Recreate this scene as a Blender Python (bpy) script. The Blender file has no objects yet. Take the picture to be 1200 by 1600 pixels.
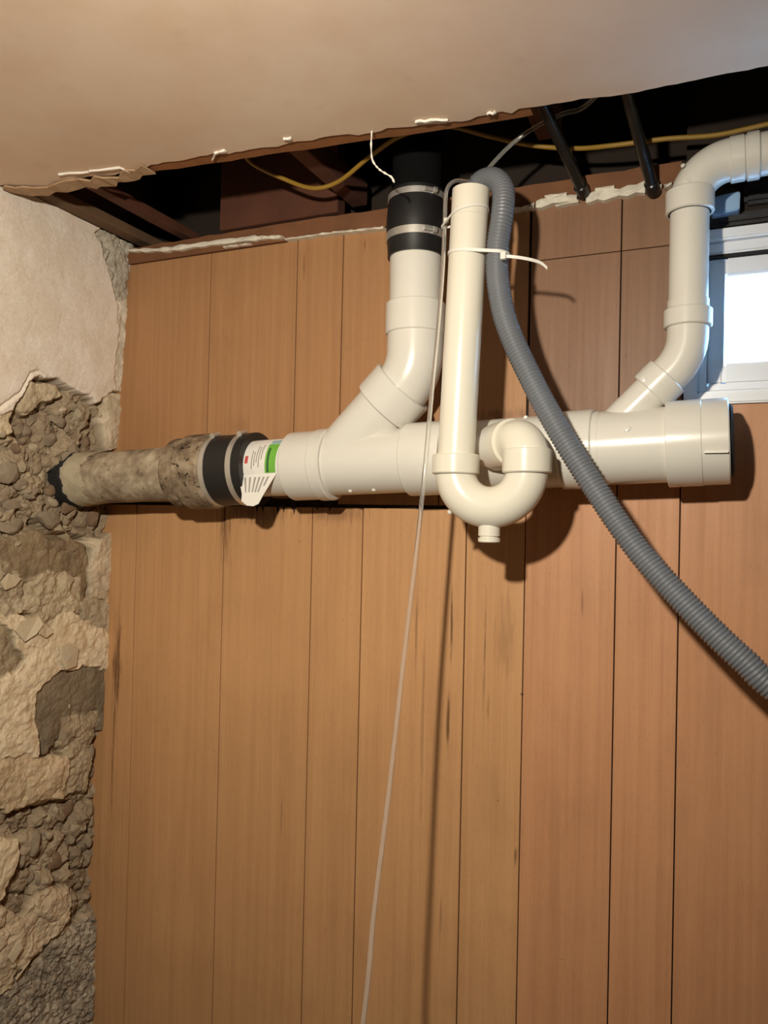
import bpy, bmesh, math, random
import numpy as np
from mathutils import Vector, Matrix
random.seed(7); rng = np.random.default_rng(11)
scene = bpy.context.scene
C = scene.collection
# ------------------------------------------------------------ camera
FPX = 1200.0
def rot(yaw, pit, roll):
    fw = np.array([-np.sin(yaw)*np.cos(pit), np.cos(yaw)*np.cos(pit), np.sin(pit)])
    r0 = np.array([np.cos(yaw), np.sin(yaw), 0]); u0 = np.cross(r0, fw)
    return (np.cos(roll)*r0+np.sin(roll)*u0, -np.sin(roll)*r0+np.cos(roll)*u0, fw)
CR, CU, CF = rot(*np.radians([23.8, .7, 1.25]))
CP = np.array([1.31, -1.42, 1.5])
cam_d = bpy.data.cameras.new('camera'); cam = bpy.data.objects.new('camera', cam_d); C.objects.link(cam)
cam_d.sensor_fit = 'VERTICAL'; cam_d.sensor_height = 32; cam_d.lens = 24; cam_d.clip_start = .02
M4 = Matrix([[CR[i], CU[i], -CF[i], CP[i]] for i in range(3)]+[[0, 0, 0, 1]])
cam.matrix_world = M4
scene.camera = cam
# ------------------------------------------------------------ world, lamp, exposure
w = bpy.data.worlds.new('sky'); scene.world = w; w.use_nodes = True
bg = w.node_tree.nodes['Background']
bg.inputs[0].default_value = (.25, .56, 1, 1); bg.inputs[1].default_value = 17.0
ld = bpy.data.lights.new('work_lamp_light', 'SPOT'); ld.energy = 76; ld.color = (1, .915, .765); ld.shadow_soft_size = .022
ld.spot_size = math.radians(136); ld.spot_blend = 1.0
lo = bpy.data.objects.new('work_lamp_light', ld); lo.location = (1.04, -1.42, 1.85); C.objects.link(lo)
lo.rotation_euler = (Vector((.47, 0, 1.36))-lo.location).to_track_quat('-Z', 'Y').to_euler()   # clamp-on work lamp above the photographer
vs = scene.view_settings
vs.view_transform = 'Standard'; vs.look = 'None'; vs.exposure = 0; vs.gamma = 1; vs.use_curve_mapping = False

# ------------------------------------------------------------ survey helpers (pixel of the 1200x1600 photo -> point on a plane)
def ray(px, py): return (px-600)/FPX*CR-(py-800)/FPX*CU+CF
def aty(px, py, Y): d = ray(px, py); return Vector(CP+d*(Y-CP[1])/d[1])
def atx(px, py, X): d = ray(px, py); return Vector(CP+d*(X-CP[0])/d[0])
def atz(px, py, Z): d = ray(px, py); return Vector(CP+d*(Z-CP[2])/d[2])

# ------------------------------------------------------------ mesh helpers
def tag(o, label=None, cat=None, group=None, kind=None):
    if label: o['label'] = label
    if cat: o['category'] = cat
    if group: o['group'] = group
    if kind: o['kind'] = kind
    return o
def empty(name, loc, label, cat, group=None):
    o = bpy.data.objects.new(name, None); o.location = loc; o.empty_display_size = .03
    C.objects.link(o); bpy.context.view_layer.update()
    return tag(o, label, cat, group)
def link(name, me, mat, parent=None, smooth=35):
    if mat is not None and not me.materials: me.materials.append(mat)
    if smooth:
        for p in me.polygons: p.use_smooth = True
        me.set_sharp_from_angle(angle=math.radians(smooth))
    o = bpy.data.objects.new(name, me); C.objects.link(o)
    if parent is not None:
        o.parent = parent
        if parent.parent is None: o.matrix_parent_inverse = Matrix.Translation(parent.location).inverted()
    return o
def build(name, bm, mat, parent=None, smooth=35):
    bmesh.ops.recalc_face_normals(bm, faces=bm.faces)
    me = bpy.data.meshes.new(name); bm.to_mesh(me); bm.free()
    return link(name, me, mat, parent, smooth)
def box(bm, x0, x1, y0, y1, z0, z1):
    v = [bm.verts.new((x, y, z)) for x in (x0, x1) for y in (y0, y1) for z in (z0, z1)]
    for f in ((0, 1, 3, 2), (4, 6, 7, 5), (0, 4, 5, 1), (2, 3, 7, 6), (0, 2, 6, 4), (1, 5, 7, 3)):
        bm.faces.new([v[i] for i in f])
    return v
def boxo(name, mat, parent, x0, x1, y0, y1, z0, z1, bev=0.0, seg=1, smooth=35):
    bm = bmesh.new(); box(bm, x0, x1, y0, y1, z0, z1)
    if bev: bmesh.ops.bevel(bm, geom=bm.edges[:], offset=bev, segments=seg, affect='EDGES')
    return build(name, bm, mat, parent, smooth)
def frames(P):
    n = len(P); T = []
    for i in range(n):
        a = i-1
        while a > 0 and (P[i]-P[a]).length < 1e-6: a -= 1
        b = i+1
        while b < n-1 and (P[min(b, n-1)]-P[i]).length < 1e-6: b += 1
        a = max(a, 0); b = min(b, n-1)
        t = P[b]-P[a]
        if t.length < 1e-9: t = Vector((0, 0, 1))
        T.append(t.normalized())
    d0 = max(((q-P[0]) for q in P), key=lambda v: v.length).normalized()
    if all((q-P[0]).cross(d0).length < 1e-7 for q in P): T = [d0]*n
    ref = Vector((0, 0, 1)) if abs(T[0].z) < .9 else Vector((0, 1, 0))
    N = [(ref-T[0]*ref.dot(T[0])).normalized()]
    for i in range(1, n):
        q = T[i-1].rotation_difference(T[i]); v = q @ N[-1]
        N.append((v-T[i]*v.dot(T[i])).normalized())
    return T, N
def sweep(bm, P, R, seg=32, cap=True, section=None):
    """tube along P with radius R (number or list); optional section of (u, v) points instead of a circle"""
    P = [Vector(p) for p in P]
    if not hasattr(R, '__len__'): R = [R]*len(P)
    T, N = frames(P); rings = []
    sec = section or [(math.cos(2*math.pi*k/seg), math.sin(2*math.pi*k/seg)) for k in range(seg)]
    for p, t, nn, r in zip(P, T, N, R):
        b = t.cross(nn); rings.append([bm.verts.new(p+(nn*c+b*s)*r) for c, s in sec])
    n = len(sec)
    for a, b in zip(rings, rings[1:]):
        for k in range(n): bm.faces.new((a[k], a[(k+1) % n], b[(k+1) % n], b[k]))
    if cap:
        bm.faces.new(rings[0][::-1]); bm.faces.new(rings[-1])
    return rings
def fillet(pts, radii, step=.006):
    """polyline with rounded corners; radii for inner points"""
    pts = [Vector(p) for p in pts]; out = [pts[0]]
    for i in range(1, len(pts)-1):
        a, b, c = pts[i-1], pts[i], pts[i+1]; u = (a-b).normalized(); v = (c-b).normalized()
        ang = u.angle(v); r = radii[i-1]; d = r/math.tan(ang/2)
        s, e = b+u*d, b+v*d; cen = b+(u+v).normalized()*(r/math.sin(ang/2))
        n = max(4, int((math.pi-ang)*r/step))
        w0 = s-cen; w1 = e-cen; th = w0.angle(w1)
        for k in range(n+1):
            t = k/n; out.append(cen+(w0*math.sin((1-t)*th)+w1*math.sin(t*th))/math.sin(th))
    out.append(pts[-1]); return out
def spline(pts, n=12):
    """Catmull-Rom through points"""
    pts = [Vector(p) for p in pts]; q = [pts[0]*2-pts[1]]+pts+[pts[-1]*2-pts[-2]]; out = []
    for i in range(1, len(q)-2):
        for k in range(n):
            t = k/n; a, b, c, d = q[i-1:i+3]
            out.append(.5*((2*b)+(c-a)*t+(2*a-5*b+4*c-d)*t*t+(3*b-a-3*c+d)*t**3))
    out.append(pts[-1]); return out
def resample(P, ds):
    L = [0]
    for a, b in zip(P, P[1:]): L.append(L[-1]+(b-a).length)
    n = max(2, int(L[-1]/ds)); out = []; j = 0
    for i in range(n+1):
        s = L[-1]*i/n
        while j < len(P)-2 and L[j+1] < s: j += 1
        t = (s-L[j])/max(1e-9, L[j+1]-L[j]); out.append(P[j].lerp(P[j+1], min(1, max(0, t))))
    return out
def tube(name, mat, parent, P, R, seg=32, cap=True, smooth=35, section=None):
    bm = bmesh.new(); sweep(bm, P, R, seg, cap, section); return build(name, bm, mat, parent, smooth)
def hub(name, mat, parent, a, b, r, rin=None, lip=.0018, seg=40, smooth=35):
    """socket ring between points a and b, chamfered, with open bore rin at b (or closed)"""
    a, b = Vector(a), Vector(b); d = b-a; L = d.length; u = d/L
    prof = [(0, (rin or r)*.93), (0, r-lip), (lip, r), (L-lip, r), (L, r-lip)]
    if rin: prof += [(L, rin), (L*.35, rin)]
    else: prof += [(L, r*.93)]
    return tube(name, mat, parent, [a+u*s for s, _ in prof], [q for _, q in prof], seg, True, smooth)

# ------------------------------------------------------------ material helpers
def srgb(r, g, b):
    f = lambda c: (c/255/12.92) if c/255 <= .04045 else ((c/255+.055)/1.055)**2.4
    return (f(r), f(g), f(b), 1)
class NT:
    def __init__(s, name):
        s.m = bpy.data.materials.new(name); s.m.use_nodes = True
        s.n = s.m.node_tree.nodes; s.l = s.m.node_tree.links
        s.b = s.n['Principled BSDF']; s.out = s.n['Material Output']
    def node(s, t, **k):
        x = s.n.new(t)
        for a, v in k.items(): setattr(x, a, v)
        return x
    def put(s, sock, v):
        if isinstance(v, bpy.types.NodeSocket): s.l.new(v, sock)
        else: sock.default_value = v
    def math(s, op, a, b=0.0, c=0.0, clamp=False):
        x = s.node('ShaderNodeMath', operation=op, use_clamp=clamp)
        for i, v in enumerate((a, b, c)): s.put(x.inputs[i], v)
        return x.outputs[0]
    def mix(s, fac, a, b, mode='MIX'):
        x = s.node('ShaderNodeMix', data_type='RGBA', blend_type=mode)
        s.put(x.inputs[0], fac); s.put(x.inputs[6], a); s.put(x.inputs[7], b); return x.outputs[2]
    def ramp(s, fac, stops):
        x = s.node('ShaderNodeValToRGB'); e = x.color_ramp.elements
        while len(e) < len(stops): e.new(.5)
        for q, (p, c) in zip(e, stops): q.position = p; q.color = c if len(c) == 4 else (*c, 1)
        s.put(x.inputs[0], fac); return x.outputs[0]
    def pos(s): return s.node('ShaderNodeNewGeometry').outputs['Position']
    def mapping(s, v, scale, loc=(0, 0, 0)):
        x = s.node('ShaderNodeMapping'); s.put(x.inputs[0], v); x.inputs['Scale'].default_value = scale
        s.put(x.inputs['Location'], loc); return x.outputs[0]
    def noise(s, v, scale, detail=4, rough=.55, dist=0):
        x = s.node('ShaderNodeTexNoise'); s.put(x.inputs['Vector'], v)
        x.inputs['Scale'].default_value = scale; x.inputs['Detail'].default_value = detail
        x.inputs['Roughness'].default_value = rough; x.inputs['Distortion'].default_value = dist
        return x.outputs[0]
    def mapr(s, v, a, b, c=0.0, d=1.0):
        x = s.node('ShaderNodeMapRange', interpolation_type='SMOOTHSTEP')
        for i, q in enumerate((v, a, b, c, d)): s.put(x.inputs[i], q)
        return x.outputs[0]
    def bump(s, h, strength=.2, dist=.002):
        x = s.node('ShaderNodeBump'); s.put(x.inputs['Height'], h)
        x.inputs['Strength'].default_value = strength; x.inputs['Distance'].default_value = dist
        s.l.new(x.outputs[0], s.b.inputs['Normal'])
    def set(s, **k):
        for a, v in k.items(): s.put(s.b.inputs[a.replace('_', ' ')], v)
        return s.m
def simple(name, col, rough=.5, metal=0.0, var=.06, scale=30, bump=0.0, spec=.5):
    t = NT(name); p = t.pos(); n = t.noise(p, scale, 4)
    d = tuple(c*(1-var*2) for c in col[:3])+(1,); u = tuple(min(1, c*(1+var)) for c in col[:3])+(1,)
    t.set(Base_Color=t.mix(n, d, u), Roughness=rough, Metallic=metal, Specular_IOR_Level=spec)
    if bump: t.bump(t.noise(p, scale*6, 5), bump, .002)
    return t.m

def wood_panel(name, base, dark, streak=.5):
    """thin brown panelling: vertical grain, soft tone patches, drips and stains where the photo shows them"""
    t = NT(name); p = t.pos()
    oi = t.node('ShaderNodeObjectInfo').outputs['Random']
    cx = t.node('ShaderNodeCombineXYZ'); t.put(cx.inputs[0], t.math('MULTIPLY', oi, 3.0)); t.put(cx.inputs[2], t.math('MULTIPLY', oi, 9.0))
    off = cx.outputs[0]
    g1 = t.noise(t.mapping(p, (60, 8, 1.1), off), 1.0, 6, .6, .4)
    g2 = t.noise(t.mapping(p, (330, 40, 7), off), 1.0, 4, .6)
    big = t.noise(t.mapping(p, (3.5, 3, 2.2)), 1.0, 3)
    fleck = t.noise(t.mapping(p, (260, 50, 30)), 1.0, 2)
    c = t.mix(t.mapr(g1, .3, .75), base, dark)
    c = t.mix(t.math('MULTIPLY', t.mapr(g2, .45, .72), .16), c, tuple(x*.62 for x in dark[:3])+(1,))
    c = t.mix(t.math('MULTIPLY', t.mapr(big, .5, .72), .28), c, tuple(min(1, x*1.22) for x in base[:3])+(1,))
    c = t.mix(t.math('MULTIPLY', t.mapr(oi, 0, 1), .16), c, tuple(x*.78 for x in dark[:3])+(1,))
    fine = t.noise(t.mapping(p, (420, 60, 75), off), 1.0, 3, .7)
    c = t.mix(t.math('MULTIPLY', t.mapr(fine, .5, .8), .34), c, tuple(x*.55 for x in dark[:3])+(1,))
    mot = t.noise(t.mapping(p, (9, 5, 5.5)), 1.0, 5, .65)
    c = t.mix(t.math('MULTIPLY', t.mapr(mot, .48, .75), .30), c, tuple(x*.72 for x in dark[:3])+(1,))
    spk = t.noise(t.mapping(p, (1, 1, 1)), 120, 2)
    c = t.mix(t.math('MULTIPLY', t.mapr(spk, .74, .78), .7), c, tuple(x*.25 for x in dark[:3])+(1,))
    sx = t.node('ShaderNodeSeparateXYZ'); t.put(sx.inputs[0], p)
    nz = t.noise(t.mapping(p, (140, 10, 12)), 1.0, 4, .65)
    tot = None
    for (x, z, rx, rz, amt) in STAINS:
        dx = t.math('DIVIDE', t.math('SUBTRACT', sx.outputs[0], x), rx*(.8 if rx < .01 else 1.1)); dz = t.math('DIVIDE', t.math('SUBTRACT', sx.outputs[2], z), rz)
        r = t.math('SQRT', t.math('ADD', t.math('MULTIPLY', dx, dx), t.math('MULTIPLY', dz, dz)))
        m = t.math('MULTIPLY', t.mapr(t.math('ADD', r, t.math('MULTIPLY', t.math('SUBTRACT', nz, .5), 2.8)), 1.05, .0), amt)
        tot = m if tot is None else t.math('MAXIMUM', tot, m)
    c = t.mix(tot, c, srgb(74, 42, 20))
    t.set(Base_Color=c, Roughness=t.mapr(g1, 0, 1, .42, .6), Specular_IOR_Level=.35)
    t.bump(t.math('ADD', g1, t.math('MULTIPLY', g2, .5)), .12, .001)
    return t.m
def st(px, py, wx, wz, amt): p = aty(px, py, 0); return (p.x, p.z, wx, wz, amt)
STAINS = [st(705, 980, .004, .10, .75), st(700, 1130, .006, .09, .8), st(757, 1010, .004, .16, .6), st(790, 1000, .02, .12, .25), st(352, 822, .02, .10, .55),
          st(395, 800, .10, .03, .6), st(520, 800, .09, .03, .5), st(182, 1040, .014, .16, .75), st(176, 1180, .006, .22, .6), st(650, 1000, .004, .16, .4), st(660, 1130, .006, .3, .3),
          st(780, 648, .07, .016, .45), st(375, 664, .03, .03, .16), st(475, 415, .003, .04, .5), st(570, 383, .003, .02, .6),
          st(762, 1110, .004, .03, .6), st(910, 940, .004, .03, .4), st(440, 1270, .004, .06, .35), st(688, 1440, .004, .06, .5), st(815, 1085, .008, .003, .7), st(806, 1335, .006, .02, .6), st(978, 556, .003, .004, .5), st(858, 503, .003, .003, .5)]
PVC = lambda n, col: simple(n, col, .24, 0, .03, 9)
m_pvc = PVC('white_pvc', (.70, .675, .61, 1)); m_pvc2 = PVC('ivory_pvc', (.73, .69, .585, 1))
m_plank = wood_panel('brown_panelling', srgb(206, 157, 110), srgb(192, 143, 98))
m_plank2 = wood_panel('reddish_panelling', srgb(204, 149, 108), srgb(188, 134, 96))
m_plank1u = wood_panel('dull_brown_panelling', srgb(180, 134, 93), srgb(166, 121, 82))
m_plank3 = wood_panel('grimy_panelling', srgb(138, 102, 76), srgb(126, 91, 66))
m_groove = simple('dark_wood_backing', (.022, .013, .008, 1), .9)
m_timber = simple('rough_brown_timber', srgb(126, 82, 52), .8, 0, .25, 14, .4)
m_redtimber = simple('old_red_joist', srgb(92, 52, 34), .85, 0, .25, 12, .4)
m_greytimber = simple('old_grey_board', srgb(112, 86, 62), .85, 0, .25, 12, .4)
m_plasterw = simple('white_broken_plaster', (.80, .74, .62, 1), .9, 0, .12, 40, .6)
m_rubber = simple('black_rubber', (.012, .012, .013, 1), .42, 0, .1, 20)
m_steel = simple('stainless_band', (.72, .70, .66, 1), .38, .75, .1, 60)
m_blackpipe = simple('blackened_pipe', (.020, .021, .020, 1), .28, .35, .2, 25)
m_hose = simple('grey_hose', (.14, .15, .168, 1), .42, 0, .08, 15)
m_yellow = simple('yellow_cable', srgb(150, 116, 40), .5, 0, .1, 30)
m_nylon = simple('white_nylon', (.74, .72, .66, 1), .4)
m_vinyl = simple('white_vinyl', (.80, .81, .83, 1), .35, 0, .02, 10)
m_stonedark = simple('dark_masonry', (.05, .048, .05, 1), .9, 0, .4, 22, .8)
m_foam = simple('pale_blue_foam', srgb(150, 182, 215), .8, 0, .08, 40, .3)
m_concrete = simple('grey_concrete', (.11, .10, .09, 1), .9, 0, .15, 8, .3)
m_painted = simple('room_wall_paint', (.34, .30, .26, 1), .8, 0, .06, 5, .1)
m_stack = simple('shade_black_iron', (.008, .008, .008, 1), 1.0, 0, .1, 10, 0, .0)  # cavity darkness put into the colour: matte near-black iron without highlight
m_gap = simple('black_interior', (.012, .012, .013, 1), .8)

# ------------------------------------------------------------ room shell
ZC = 2.135; ZT = 2.42; XR = 3.3; YF = -3.3
tag(boxo('floor', m_concrete, None, -.3, XR+.1, YF-.1, .3, -.1, 0), kind='structure')
tag(boxo('wall_right', m_painted, None, XR, XR+.12, YF-.1, .3, 0, ZT), kind='structure')
tag(boxo('wall_front', m_painted, None, -.2, XR, YF-.12, YF, 0, ZT), kind='structure')
tag(boxo('subfloor', m_redtimber, None, -.3, XR+.12, YF-.12, .3, ZT, ZT+.05), kind='structure')

# back wall: backing with the window hole
WX0, WX1, WZ0, WZ1 = 1.245, 1.93, 1.712, 2.012
WO = [(1.2425, WZ0-.001), (WX1+.01, ZT)]
bm = bmesh.new()
box(bm, -.3, WO[0][0], .0075, .2, 0, 2.088); box(bm, WO[1][0], XR, .0075, .2, 0, 2.088)
box(bm, WO[0][0], WO[1][0], .0075, .2, 0, WO[0][1])
box(bm, -.3, WO[0][0], .10, .2, 2.088, ZT); box(bm, WO[1][0], XR, .10, .2, 2.088, ZT)
box(bm, WO[0][0], WO[1][0], .02, .2, WZ1+.004, ZT)
wall_back = tag(build('wall_back', bm, m_groove, None, 0), kind='structure')
def plank(x0, x1, z0, z1, mat, y=0.0, gap=.0011):
    bm = bmesh.new(); v = box(bm, x0+gap, x1-gap, y, y+.0065, z0+gap*.6, z1-gap*.6)
    e = [k for k in bm.edges if all(abs(q.co.y-y) < 1e-6 for q in k.verts)]
    bmesh.ops.bevel(bm, geom=e, offset=.0006, segments=1, affect='EDGES')
    return build('plank', bm, mat, wall_back, 20)
ZCUT = 1.531
up = [-.06, .243, .468, .578, .80, .971]
top_z = lambda x: 2.112-.02*max(0, x)
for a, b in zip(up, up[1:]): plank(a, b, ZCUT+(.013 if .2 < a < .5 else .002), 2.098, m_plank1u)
low = [-.09, .047, .295, .519, .6365, .858, .9735]
for a, b in zip(low, low[1:]): plank(a, b, 0, ZCUT-.004, m_plank, .0008)
ZH = 1.993
for a, b, zt in ((.9735, 1.137, ZH), (1.137, 1.2425, ZH)):
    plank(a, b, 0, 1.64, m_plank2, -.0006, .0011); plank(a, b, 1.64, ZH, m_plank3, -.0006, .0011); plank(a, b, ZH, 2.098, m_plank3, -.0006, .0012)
for a, b in ((1.2425, 1.40), (1.40, 1.62), (1.62, 1.94)): plank(a, b, 0, WO[0][1], m_plank2, -.0006, .0011)
xs = [1.95, 2.2, 2.42, 2.62, 2.84, 3.05, 3.3]
for a, b in zip(xs, xs[1:]): plank(a, b, 0, 2.098, m_plank2, -.0006, .0011)
# torn, splintered edge of the lower panelling under the pipe
for k in range(13):
    px = 396+k*9.8+random.uniform(-5, 5); a = aty(px, 790, 0); h = random.uniform(.002, .022)
    bm = bmesh.new()
    v = [(a.x-.004, -.0012, a.z+.004), (a.x+.005, -.0012, a.z+.004), (a.x+random.uniform(-.002, .003), -.0006, a.z-h)]
    v2 = [(x, .0005, z) for x, y, z in v]
    vv = [bm.verts.new(q) for q in v+v2]
    for f in ((0, 1, 2), (5, 4, 3), (0, 3, 4, 1), (1, 4, 5, 2), (2, 5, 3, 0)): bm.faces.new([vv[i] for i in f])
    build('splinter', bm, m_groove, wall_back, 0)

# ------------------------------------------------------------ left wall: broken plaster over rubble masonry
def vnoise(y, z, sc, seed):
    r = np.random.default_rng(seed); G = r.random((256, 256)); a, b = y*sc+31.7, z*sc+17.3
    i, j = np.floor(a).astype(int), np.floor(b).astype(int); u, v = a-i, b-j; u = u*u*(3-2*u); v = v*v*(3-2*v)
    g = lambda p, q: G[p % 256, q % 256]
    return (g(i, j)*(1-u)+g(i+1, j)*u)*(1-v)+(g(i, j+1)*(1-u)+g(i+1, j+1)*u)*v
def fbm(y, z, sc, seed, o=4, gain=.5):
    s = 0; a = 1; t = 0
    for k in range(o): s = s+a*vnoise(y, z, sc*2**k, seed+k); t += a; a *= gain
    return s/t
def worley(y, z, sc, seed):
    r = np.random.default_rng(seed); a, b = y*sc+50, z*sc+50; i0, j0 = np.floor(a).astype(int), np.floor(b).astype(int)
    J = r.random((128, 128, 3)); d1 = np.full(y.shape, 9.); d2 = d1.copy(); idv = np.zeros(y.shape)
    for di in (-1, 0, 1):
        for dj in (-1, 0, 1):
            i, j = i0+di, j0+dj; q = J[i % 128, j % 128]
            d = np.hypot(i+q[..., 0]-a, j+q[..., 1]-b)
            n = d < d1; d2 = np.where(n, d1, np.minimum(d2, d)); idv = np.where(n, q[..., 2], idv); d1 = np.where(n, d, d1)
    return d1, d2, idv
def sdpoly(y, z, poly):
    ins = np.zeros(y.shape, bool); dm = np.full(y.shape, 1e9); n = len(poly)
    for k in range(n):
        (a0, b0), (a1, b1) = poly[k], poly[(k+1) % n]
        c = ((b0 > z) != (b1 > z)) & (y < (a1-a0)*(z-b0)/((b1-b0) if b1 != b0 else 1e-9)+a0); ins ^= c
        t = np.clip(((y-a0)*(a1-a0)+(z-b0)*(b1-b0))/((a1-a0)**2+(b1-b0)**2+1e-12), 0, 1)
        dm = np.minimum(dm, np.hypot(y-a0-t*(a1-a0), z-b0-t*(b1-b0)))
    return np.where(ins, -dm, dm)
def wallx(z): return np.interp(z, [0, .304, 1.355, 1.75, 2.127, 2.42], [-.040, -.037, -.029, -.012, .006, .010])
def wp(px, py):
    p = atx(px, py, 0.0)
    for _ in range(3): p = atx(px, py, float(wallx(p.z)))
    return (min(p.y, .03) if px < 195 else .03, p.z)
ys = np.concatenate([np.linspace(YF, -.50, 46)[:-1], np.linspace(-.50, .012, 400)])
zs = np.concatenate([np.linspace(0, .22, 8)[:-1], np.linspace(.22, 2.15, 1400)])
Y, Z = np.meshgrid(ys, zs)
wy = (fbm(Y, Z, 26, 5, 3)-.5)*.026+(fbm(Y, Z, 90, 9, 2)-.5)*.0055; wz = (fbm(Y, Z, 26, 15, 3)-.5)*.026+(fbm(Y, Z, 90, 19, 2)-.5)*.0055
d1, d2, idv = worley(Y+wy*1.1, Z+wz*1.1, 17, 3); e1, e2, idv2 = worley(Y+wy, Z+wz, 52, 8)
lump = np.clip((d2-d1)*1.3, 0, 1)**.6; lump2 = np.clip((e2-e1)*1.3, 0, 1)**.6
rub = (lump-.7)*.021+(idv-.5)*.022+(lump2-.6)*.004+(idv2-.5)*.006+(fbm(Y, Z, 40, 40, 5, .6)-.5)*.022
H = rub-.022
col = np.empty(Y.shape+(3,))
cm = lambda r, g, b: np.array(srgb(r, g, b)[:3])
f1 = fbm(Y, Z, 22, 60)[..., None]; f2 = fbm(Y, Z, 90, 66)[..., None]
col[:] = cm(146, 128, 106)*(1-idv[..., None])+cm(176, 158, 132)*idv[..., None]
col *= (.72+.5*f2)
def zone(pts, h, c0, c1, rough=.004, soft=.005, keep=.15, mott=1.0, rel=70):
    global H, col
    sd = sdpoly(Y+wy, Z+wz, [wp(*p) for p in pts]); m = np.clip(.5-sd/soft, 0, 1); m = m*m*(3-2*m)
    hh = h+rub*keep+(fbm(Y, Z, rel, int(abs(h)*1e4)+len(pts)*7)-.5)*rough+np.exp(-(np.minimum(sd, 0)/.02)**2)*-.003
    H = H*(1-m)+hh*m
    q = np.clip((f1-.5)*1.8+.5+(f2-.5)*mott, 0, 1); cc = (cm(*c0)*(1-q)+cm(*c1)*q)*(1 if c0[0] > 228 else 1.18)
    col = col*(1-m[..., None])+cc*m[..., None]
# upper smooth plaster
zone([(-900, 120), (260, 120), (260, 610), (168, 622), (150, 628), (128, 618), (104, 598), (88, 588), (62, 588), (42, 606), (24, 640), (-10, 655), (-900, 700)], .004, (238, 224, 206), (248, 238, 226), .0025, .010, .03, .5, 25)
# exposed scratch coat just under its edge
zone([(30, 640), (50, 598), (85, 596), (100, 612), (76, 628), (44, 648)], -.004, (176, 160, 134), (204, 188, 160), .006, .006, .2)
zone([(-30, 655), (24, 640), (22, 668), (0, 690), (-30, 690)], -.004, (190, 174, 146), (208, 192, 162), .006, .006, .2)
# smooth mortar under the rubble
zone([(-60, 850), (30, 842), (70, 828), (140, 842), (150, 900), (140, 950), (90, 965), (40, 905), (-60, 880)], -.008, (122, 106, 84), (146, 128, 102), .008, .012, .15, 1.0, 45)
zone([(-60, 880), (0, 878), (32, 890), (46, 905), (44, 960), (0, 985), (-60, 985)], -.006, (128, 112, 90), (190, 176, 150), .01, .01, .3, 1.6)
zone([(50, 905), (80, 888), (110, 900), (130, 905), (128, 950), (80, 985), (40, 950)], -.004, (170, 154, 128), (190, 174, 146), .012, .008, .3, 1.5)
# light strips by the panelling
zone([(165, 620), (260, 620), (260, 710), (168, 705), (163, 660)], .002, (180, 166, 142), (206, 192, 168), .006, .005, .1)
zone([(150, 838), (260, 832), (260, 935), (150, 932), (143, 890)], .000, (176, 160, 136), (204, 188, 162), .006, .005, .12)
zone([(128, 944), (150, 932), (260, 935), (260, 985), (150, 982), (130, 965)], .001, (160, 146, 124), (186, 170, 146), .007, .004, .1)
# flaking light plaster
zone([(-60, 965), (20, 962), (60, 968), (80, 985), (100, 955), (160, 980), (260, 980), (260, 1040), (130, 1040), (95, 1050), (64, 1080), (60, 1130), (62, 1188), (0, 1190), (-60, 1190)], .003, (204, 186, 156), (226, 210, 182), .007, .005, .1, 1.2)
zone([(-60, 960), (-10, 955), (20, 990), (40, 1030), (10, 1060), (-60, 1060)], -.004, (130, 116, 96), (168, 152, 126), .008, .007, .2)
zone([(-60, 1186), (0, 1186), (108, 1180), (114, 1225), (104, 1245), (70, 1258), (20, 1268), (-60, 1270)], -.001, (182, 162, 132), (206, 186, 156), .009, .005, .15, 1.2)
# grey patch
zone([(64, 1078), (92, 1052), (128, 1040), (260, 1034), (260, 1120), (110, 1118), (100, 1150), (70, 1180), (58, 1130)], -.005, (118, 106, 88), (136, 122, 102), .006, .006, .08, .8)
zone([(98, 1125), (118, 1112), (156, 1112), (150, 1200), (142, 1240), (104, 1240), (112, 1190), (96, 1165)], -.005, (146, 130, 108), (176, 160, 134), .012, .01, .3, 1.4)
# lower plaster islands and granular base
zone([(-60, 1300), (28, 1308), (34, 1340), (10, 1400), (-5, 1420), (-60, 1430)], .003, (202, 184, 154), (222, 206, 176), .007, .005, .1)
zone([(60, 1395), (110, 1388), (112, 1440), (70, 1490), (30, 1530), (0, 1560), (-60, 1580), (-60, 1440), (10, 1420), (40, 1440)], -.002, (178, 160, 134), (206, 188, 160), .012, .006, .3, 1.6)
zone([(160, 1430), (260, 1420), (260, 1900), (-900, 1900), (-900, 1600), (0, 1562), (60, 1510), (110, 1460)], -.008, (128, 118, 104), (176, 164, 146), .016, .014, .25, 2.4, 120)
zone([(150, 366), (260, 340), (260, 500), (186, 480), (172, 440), (164, 410)], .003, (160, 152, 138), (190, 182, 166), .010, .005, .25, 1.4)
zone([(186, 470), (260, 470), (260, 616), (180, 612), (183, 540)], .003, (186, 176, 158), (214, 204, 186), .006, .006, .1, 1.0)
far = np.clip((-.40-Y)/.10, 0, 1)
H = H*(1-far)+(.001+(fbm(Y, Z, 12, 91)-.5)*.006)*far; col = col*(1-far[..., None])+(cm(206, 190, 164)*(.9+.2*f1))*far[..., None]
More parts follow.
